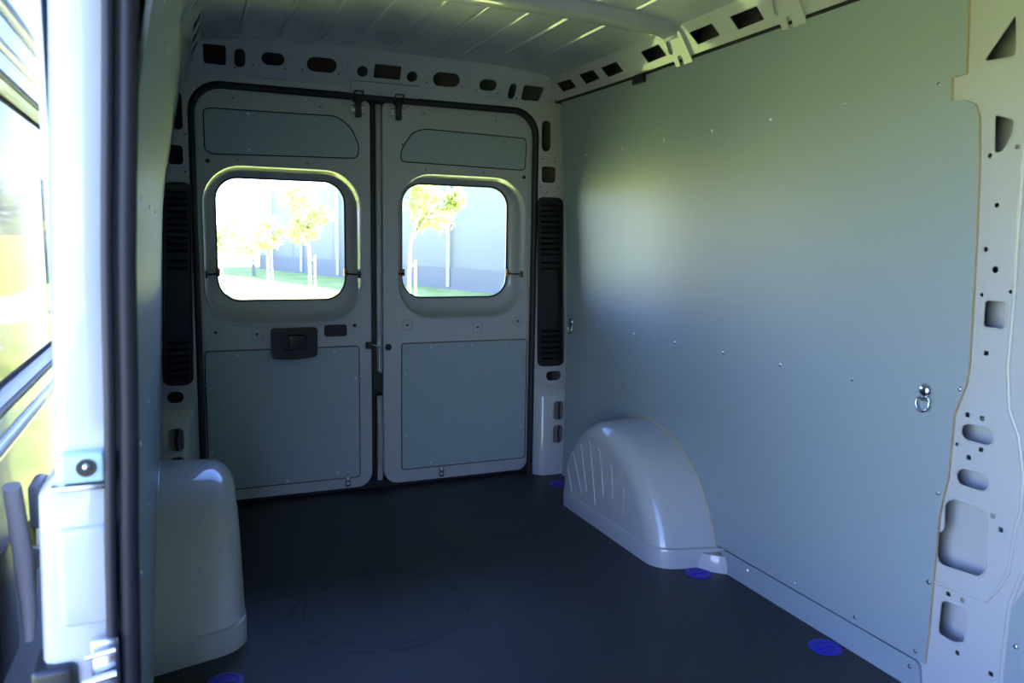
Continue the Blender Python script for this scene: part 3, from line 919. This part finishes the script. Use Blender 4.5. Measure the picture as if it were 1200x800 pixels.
# ================================================================== WHEEL ARCHES
def wheel_arch(s, xf, label, wall):
    root = empty('wheel_arch', (.85 * s, -.9, 0))
    tag(root, label, 'wheel arch', 'wheel arches')
    prof = arch_profile(s)
    cy = -.88
    def off(d, dr=0.0):
        out = []
        n = len(prof)
        for i, (y, z) in enumerate(prof):
            a, b = prof[max(i - 1, 0)], prof[min(i + 1, n - 1)]
            ty, tz = b[0] - a[0], b[1] - a[1]
            l = math.hypot(ty, tz)
            ny, nz = -tz / l, ty / l          # inward
            if (cy - y) * ny + (.1 - z) * nz < 0:
                ny, nz = -ny, -nz
            out.append((y + ny * d + (dr * ny * (1.0 if y < cy else .3)), max(0, z + nz * (d + dr * .25)) if 0 < i < n - 1 else 0))
        return out
    rad, draft = .075, .065
    xw = .985 if s > 0 else .945
    loops = []
    for k in range(9):
        a = .5 * pi * k / 8
        x = xf + rad * (1 - cos(a))
        loops.append([(s * x, y, z) for y, z in off(rad * (1 - sin(a)), draft * (xw - x) / (xw - xf))])
    x = xf + .16
    loops.append([(s * x, y, z) for y, z in off(0, draft * (xw - x) / (xw - xf))])
    loops.append([(s * xw, y, z) for y, z in off(0)])
    bm = bmesh.new()
    rings = loft(bm, loops, closed_loops=False)
    f = bm.faces.new(rings[0])
    bmesh.ops.triangulate(bm, faces=[f])
    sh = finish('shell', bm, PAINT, root, 70)
    # welded skirt at the foot
    sk = bmesh.new()
    plan = [(l[-1][0], l[-1][1]) for l in loops[::-1]] + [(l[0][0], l[0][1]) for l in loops]
    def skirt(d, z):
        out = []
        for (x, y) in plan:
            dy = -1 if y < cy else 1
            t = min(1, max(0, (xf + rad - abs(x)) / rad))
            out.append((x - s * d * t, y + dy * d * (1 - .4 * t), z))
        return out
    loft(sk, [skirt(.003, 0), skirt(.003, .066), skirt(.0005, .072), skirt(-.012, .074)], closed_loops=False)
    finish('skirt', sk, PAINT, root, 40)
    # fan of pressed ribs on the inner face
    for (a, b) in (((-.545, .17), (-.575, .09)), ((-.59, .255), (-.67, .10)), ((-.66, .31), (-.71, .13)), ((-.735, .34), (-.79, .10)), ((-.82, .33), (-.855, .16)), ((-.92, .29), (-.93, .18)), ((-1.02, .22), (-1.01, .14))):
        dy, dz = b[0] - a[0], b[1] - a[1]
        l = math.hypot(dy, dz)
        ny, nz = -dz / l, dy / l
        w = .020
        loop = []
        for k in range(7):
            an = pi * k / 6
            loop.append((b[0] + w * (ny * cos(an) + dy / l * sin(an)), b[1] + w * (nz * cos(an) + dz / l * sin(an))))
        for k in range(7):
            an = pi * k / 6
            loop.append((a[0] - .6 * w * (ny * cos(an) + dy / l * sin(an)), a[1] - .6 * w * (nz * cos(an) + dz / l * sin(an))))
        bm = bmesh.new()
        cyy = sum(p[0] for p in loop) / len(loop)
        czz = sum(p[1] for p in loop) / len(loop)
        loft(bm, [[(s * (xf + .002), y, z) for y, z in loop], [(s * (xf - .0035), cyy + (y - cyy) * .9, czz + (z - czz) * .97) for y, z in loop]], cap1=True)
        finish('pressed_rib', bm, PAINT, root, 30)
    # sealing tape bead where the arch passes the board
    pts_ = [((wall(z) - .002 * s) if s > 0 else wall(z) + .002, y, z) for y, z in off(0)[3:-2]]
    tube('joint_bead', pts_, .004, EDGE if s > 0 else PAINT, root, 6)
    return root
wheel_arch(1, .735, 'glossy white wheel arch with fan ribs against the grey side wall', xr)
wheel_arch(-1, .690, 'white wheel arch beside the side door opening', xl)
bm = bmesh.new()
fl_a = [(.885, -1.315), (.965, -1.29), (.965, -1.40), (.94, -1.385), (.905, -1.35)]
loft(bm, [[(x, y, 0) for x, y in fl_a], [(x, y, .022) for x, y in fl_a], [(.93 + (x - .93) * .7, -1.33 + (y + 1.33) * .7, .06) for x, y in fl_a]], cap1=True)
fl1 = finish('trim_8', bm, PAINT, None, 50)
tag(fl1, 'small white flange at the front foot of the wheel arch', kind='structure')

# ================================================================== LASHING RINGS AND FLOOR CAPS
def lashing_ring(loc, label, s=1.0):
    root = empty('lashing_ring', loc)
    tag(root, label, 'lashing ring', 'lashing rings on the side wall')
    x, y, z = loc
    bm = bmesh.new()
    pr_ = [(.019, 0), (.019, .003), (.017, .007), (.012, .011), (.005, .013)]
    loft(bm, [[(x - h * s, y + r * s * cos(2 * pi * j / 18), z + r * s * sin(2 * pi * j / 18)) for j in range(18)] for r, h in pr_], cap1=True)
    finish('dome_bolt', bm, ZINC, root, 50)
    bm = bmesh.new()
    add_box(bm, x - .010 * s, x - .001, y - .017 * s, y + .017 * s, z - .026 * s, z - .016 * s, .002)
    finish('hinge_bracket', bm, ZINC, root)
    pts_ = [(x - .008 * s, y - .019 * s, z - .024 * s)] + [(x - .010 * s, y + .019 * s * cos(pi + pi * k / 8), z - .036 * s + .020 * s * sin(pi + pi * k / 8)) for k in range(9)] + [(x - .008 * s, y + .019 * s, z - .024 * s)]
    tube('ring', pts_, .0032 * s, ZINC, root, 8, True)
    return root
lashing_ring((xr(.81) - .004, -2.138, .815), 'zinc lashing ring on the side wall board near the slotted pillar')
lashing_ring((xr(.79) - .004 - taper(-.15), -.150, .795), 'zinc lashing ring low on the side wall near the rear vent')

def floor_cap(x, y, label):
    root = empty('floor_cap', (x, y, 0))
    tag(root, label, 'floor cap', 'blue lashing point caps')
    bm = bmesh.new()
    pr_ = [(.048, 0), (.048, .002), (.045, .0035), (.034, .0035), (.032, .0015)]
    loft(bm, [[(x + r * cos(2 * pi * j / 24), y + r * sin(2 * pi * j / 24), h) for j in range(24)] for r, h in pr_], cap1=True)
    finish('rim', bm, BLUE, root, 40)
    box('grip_bar', (x - .028, x + .028, y - .006, y + .006, .001, .004), BLUE, root, .001)
floor_cap(.90, -1.923, 'blue plastic cap on the floor nearest the slotted pillar')
floor_cap(.862, -1.352, 'blue plastic cap on the floor just before the wheel arch')
floor_cap(.85, -.23, 'blue plastic cap on the floor behind the wheel arch')
floor_cap(-.76, -1.475, 'blue plastic cap on the floor below the white arch by the side door')

# ================================================================== SIDE DOOR OPENING (foreground)
def jx(z): return interp(z, [-.4, .4, .76, .9, 1.15, 1.4, 1.6, 2.1], [-.045, -.023, -.013, -.007, 0, .013, .022, .045])
jb_loops = []
for z in (-.40, -.06, .1, .3, .5, .70, .80, .83, .86, .92, 1.1, 1.3, 1.45, 1.6, 1.75, 1.9, 2.06):
    d = jx(z) * .9
    wide = .022 if z < .81 else 0.0
    step = .012 if .82 < z < .87 else 0.0
    cs = [(-.903, -2.258), (-.912, -2.262), (-.925, -2.285), (-.945, -2.292 + step), (-.985 - wide, -2.292 + step), (-.997 - wide, -2.286 + step), (-1.003 - wide, -2.272), (-1.008 - wide * .9, -2.24), (-1.010 - wide * .8, -2.15), (-1.010, -2.0), (-.925, -2.0), (-.915, -2.10)]
    jb_loops.append([(x + d, y, z) for x, y in cs])
bm = bmesh.new()
loft(bm, jb_loops, cap0=True, cap1=True)
jb = finish('trim_9', bm, PAINT, None, 40)
tag(jb, 'white body pillar at the rear edge of the side door opening', kind='structure')
zz = [-.05 + .1 * i for i in range(21)]
tube('weatherstrip', [(-.905 + jx(z), -2.285, z) for z in zz], .0155, SEAL, jb, 12)
tube('weatherstrip', [(-.928 + jx(z) * .97, -2.30, z) for z in zz], .0085, SEAL, jb, 10)
ck = box('door_catch', (-1.002, -.944, -2.304, -2.27, .822, .868), ICE, jb, .006)
bm = bmesh.new()
loft(bm, [[(-.968 + r * cos(2 * pi * j / 16), y, .846 + r * sin(2 * pi * j / 16)) for j in range(16)] for r, y in ((.0135, -2.303), (.0135, -2.3065), (.009, -2.3065))], cap1=True)
finish('catch_socket', bm, PLASTIC, ck)
bm = bmesh.new()
bmesh.ops.create_uvsphere(bm, u_segments=12, v_segments=8, radius=.006, matrix=Matrix.Translation((-.967, -2.307, .848)))
finish('catch_bolt', bm, ZINC, ck)
box('catch_plate', (-1.016, -.944, -2.306, -2.272, .812, .820), ZINC, jb, .002)
box('cover_plate', (-1.012, -.945, -2.298, -2.28, .60, .755), PAINT, jb, .008)
lt = box('lower_striker', (-.975, -.937, -2.312, -2.285, .49, .58), ZINC, jb, .005)
tube('striker_bar', [(-.980, -2.325, .563), (-.940, -2.325, .568)], .005, ZINC, lt, 8)
tube('striker_bar', [(-.986, -2.325, .523), (-.940, -2.325, .530)], .006, ZINC, lt, 8)
box('lower_trim', (-1.055, -.995, -2.31, -2.22, .42, .545), PLASTIC, jb, .01)

# ---- sliding door, slid back along the outside of the van
fs = lambda y, z, c: (-1.15 - c, y, z)
wino = rrect(-2.12, -.50, .850, 1.503, .10, 8)
sd = sheet('door_3', rrect(-2.24, -.38, -.35, 1.84, (.05, .05, .12, .12), 6), [wino], .055, fs, PAINT)
tag(sd, 'open sliding side door with a window, slid back outside', kind='structure')
tube('window_gasket', [(-1.151, y, z) for y, z in wino], .007, RUBBER, sd, 8, True)
sheet('pane', wino, [], .004, lambda y, z, c: (-1.18 - c, y, z), GLASS, sd)
tube('pressed_bead', [(-1.15, -2.2, 1.565), (-1.15, -.9, 1.565)], .012, PAINT, sd, 8)
tube('pressed_bead', [(-1.15, -2.2, 1.655), (-1.15, -.9, 1.65)], .018, PAINT, sd, 8)
tube('pressed_bead', [(-1.15, -2.2, .79), (-1.15, -.9, .79)], .014, PAINT, sd, 8)
hb = box('inner_handle', (-1.100, -1.075, -1.98, -1.895, .650, .735), GREYPLASTIC, sd, .01)
bm = bmesh.new()
bmesh.ops.create_uvsphere(bm, u_segments=16, v_segments=10, radius=.026, matrix=Matrix.Translation((-1.10, -2.0, .605)) @ Matrix.Diagonal((.9, 1.0, .85, 1)))
finish('handle_pivot', bm, GREYPLASTIC, hb)
tube('handle_arm', [(-1.10, -2.10, .77), (-1.10, -2.05, .64), (-1.10, -2.03, .52), (-1.10, -2.04, .47)], [.014, .016, .013, .009], GREYPLASTIC, hb, 8)
tube('handle_strut', [(-1.10, -1.95, .66), (-1.10, -1.985, .55), (-1.10, -2.02, .48)], .007, LIME, hb, 8)
box('lock_plate', (-1.152, -1.140, -2.06, -1.90, .40, .62), PLASTIC, sd, .01)

# ================================================================== OUTSIDE, seen through the windows
# ---- warehouse
bA, bB = Vector((11.6, 9.0, 0)), Vector((3.25, 42.6, 0))
bd = (bB - bA).normalized()
bn = Vector((bd.y, -bd.x, 0))                 # away from the camera side
if bn.x < 0:
    bn = -bn
def bp(t, off, z):
    p = bA + bd * t + bn * off
    return (p.x, p.y, z)
bl = (bB - bA).length
bld = empty('warehouse', bp(bl / 2, 8, GZ))
tag(bld, 'pale blue-grey clad warehouse behind the young trees', 'building')
def bbox(name, t0, t1, o0, o1, z0, z1, m, par):
    bm = bmesh.new()
    vs_ = [bm.verts.new(bp(t, o, z)) for z in (z0, z1) for t, o in ((t0, o0), (t1, o0), (t1, o1), (t0, o1))]
    for f in ((3, 2, 1, 0), (4, 5, 6, 7), (0, 1, 5, 4), (1, 2, 6, 5), (2, 3, 7, 6), (3, 0, 4, 7)):
        bm.faces.new([vs_[i] for i in f])
    return finish(name, bm, m, par)
npan = 7
for i in range(npan):
    t0, t1 = bl * i / npan, bl * (i + 1) / npan
    bbox('cladding_panel', t0 + .02, t1 - .02, 0, .12, GZ + .75, 3.7, CLAD, bld)
bbox('core', 0.0, bl, .08, 18, GZ, 3.6, PLINTH, bld)
bbox('plinth', -.02, bl + .02, -.06, .2, GZ, GZ + .76, PLINTH, bld)
for t in (14.6, 19.0, 24.0, 28.3, 32.5):
    tube('downpipe', [bp(t, -.12, GZ + .1), bp(t, -.12, 3.65)], .06, WHITEWALL, bld, 8)

# ---- trees
def make_leaf_crown(c, rx, rz, n, size, seed, blobs):
    rnd = random.Random(seed)
    bm = bmesh.new()
    centers = []
    for i in range(blobs):
        a, h = rnd.uniform(0, 2 * pi), rnd.uniform(-1, 1)
        q = rnd.uniform(.25, .8) * math.sqrt(max(0, 1 - h * h * .6))
        centers.append((Vector((c[0] + rx * q * cos(a), c[1] + rx * q * sin(a), c[2] + rz * h * .75)), rnd.uniform(.28, .5) * rx))
    for i in range(n):
        cc, cr = centers[i % blobs]
        d = Vector((rnd.gauss(0, 1), rnd.gauss(0, 1), rnd.gauss(0, 1))).normalized() * cr * rnd.uniform(.3, 1.05)
        p = cc + d
        s = size * rnd.uniform(.6, 1.3)
        q = Vector((rnd.gauss(0, 1), rnd.gauss(0, 1), rnd.gauss(0, .6))).normalized()
        w = q.cross(Vector((rnd.gauss(0, 1), rnd.gauss(0, 1), rnd.gauss(0, 1)))).normalized()
        v = [bm.verts.new(p + x) for x in (-q * s, w * s * .45, q * s, -w * s * .45)]
        bm.faces.new((v[0], v[1], v[2]))
        bm.faces.new((v[0], v[2], v[3]))
    return bm, centers

def tree(x, y, trunk_h, cz, rx, rz, n, seed, label, lean=0.0, stake=True, size=.085):
    root = empty('young_tree', (x, y, GZ))
    tag(root, label, 'tree', 'young trees on the lawn')
    top = Vector((x + lean, y, cz + rz * .5))
    tube('trunk', [(x, y, GZ), (x + .01, y + .02, GZ + trunk_h * .5), (x + lean * .08, y, GZ + trunk_h), tuple(top)], [.05, .042, .036, .012], BARK, root, 8)
    bm, centers = make_leaf_crown((x + lean, y, cz), rx, rz, n, size, seed, 11)
    bm2 = bmesh.new()
    for c, r in centers:
        add_tube(bm2, [(x + lean * .08, y, GZ + trunk_h * .95), tuple((Vector((x + lean * .6, y, cz)) + c) / 2), tuple(c)], [.018, .012, .006], 5)
    tag(finish('branches', bm2, BARK, root), kind='stuff')
    tag(finish('crown', bm, LEAF, root, 0, normals=False), kind='stuff')
    if stake:
        tube('stake', [(x + .16, y, GZ), (x + .16, y, GZ + 1.25)], .03, BARK, root, 6)
        tube('tie', [(x + .16, y, GZ + 1.1), (x, y, GZ + 1.12)], .025, PLINTH, root, 6)
tree(2.63, 20.0, 1.7, 1.95, .92, .88, 1500, 3, 'young leafy tree in the middle of the left rear window', lean=-.12)
tree(2.12, 27.0, 1.6, 1.30, .75, .62, 900, 5, 'smaller slender tree behind the larger one in the left rear window')
tree(4.28, 15.0, 1.75, 2.25, .90, .85, 1500, 9, 'young leafy tree standing close to the right rear window', lean=.55)

# ---- hedge of bushes in the distance
for i, (x, y, r_, h_) in enumerate(((-.2, 44, 1.35, 1.35), (2.0, 52, 1.7, 1.8), (3.6, 60, 1.5, 1.5))):
    root = empty('bush', (x, y, GZ))
    tag(root, ['rounded light green bush far off, nearest the window edge on the lawn', 'tallest light green bush far off behind the white bench', 'small light green bush far off beside the warehouse corner'][i], 'bush', 'distant bushes')
    bm, centers = make_leaf_crown((x, y, GZ + h_ * .95), r_, h_, 900, .22, 20 + i, 9)
    tag(finish('foliage', bm, BUSHLEAF, root, 0, normals=False), kind='stuff')
    bm2 = bmesh.new()
    for c, r in centers:
        add_tube(bm2, [(x, y, GZ), tuple(c)], [.05, .02], 5)
    tag(finish('stems', bm2, BARK, root), kind='stuff')

# ---- white trailer-like bench by the lawn edge
bn_ = empty('picnic_bench', (1.5, 34, GZ))
tag(bn_, 'white bench standing on the lawn in front of the bushes', 'bench')
for k in range(3):
    box('seat_plank', (.55, 2.45, 33.8 + .22 * k, 33.98 + .22 * k, -.02, .05), WHITEWALL, bn_, .01)
box('back_plank', (.55, 2.45, 34.5, 34.55, .14, .38), WHITEWALL, bn_, .01)
for x in (.8, 2.2):
    box('leg', (x - .05, x + .05, 33.85, 33.95, GZ, -.02), PLINTH, bn_)
    box('leg', (x - .05, x + .05, 34.45, 34.55, GZ, .16), PLINTH, bn_)

# ---- beyond the sliding door window
yc_ = empty('yellow_container', (-4.6, 15, GZ))
tag(yc_, 'yellow container on a pale base seen through the sliding door window', 'container')
box('body', (-5.8, -3.52, 14, 16.5, -.02, 1.13), YELLOW, yc_, .02)
box('base_frame', (-5.8, -3.52, 14, 16.5, GZ, -.02), WHITEWALL, yc_, .02)
for k in range(8):
    box('corner_rib', (-5.7 + .28 * k, -5.66 + .28 * k, 13.975, 14.01, .02, 1.08), YELLOW, yc_)
hd_root = empty('hedge_tree', (-6.5, 24, GZ))
tag(hd_root, 'grey-green tree rising behind the yellow container', 'tree')
bm, centers = make_leaf_crown((-6.5, 24, 1.5), 2.0, 1.4, 900, .2, 77, 9)
tag(finish('crown', bm, BUSHLEAF, hd_root, 0, normals=False), kind='stuff')
tube('trunk', [(-6.5, 24, GZ), (-6.5, 24, 1.2)], [.14, .08], BARK, hd_root, 8)
rl = empty('metal_railing', (-3.4, 9, GZ))
tag(rl, 'low metal railing seen through the sliding door window', 'railing')
for z in (-.06, -.42):
    tube('rail', [(-2.88, 9.2, z), (-4.2, 8.4, z)], .022, ZINC, rl, 8)
for k in range(12):
    t = k / 11
    tube('baluster', [(-2.88 - 1.32 * t, 9.2 - .8 * t, GZ), (-2.88 - 1.32 * t, 9.2 - .8 * t, -.06)], .014, ZINC, rl, 6)
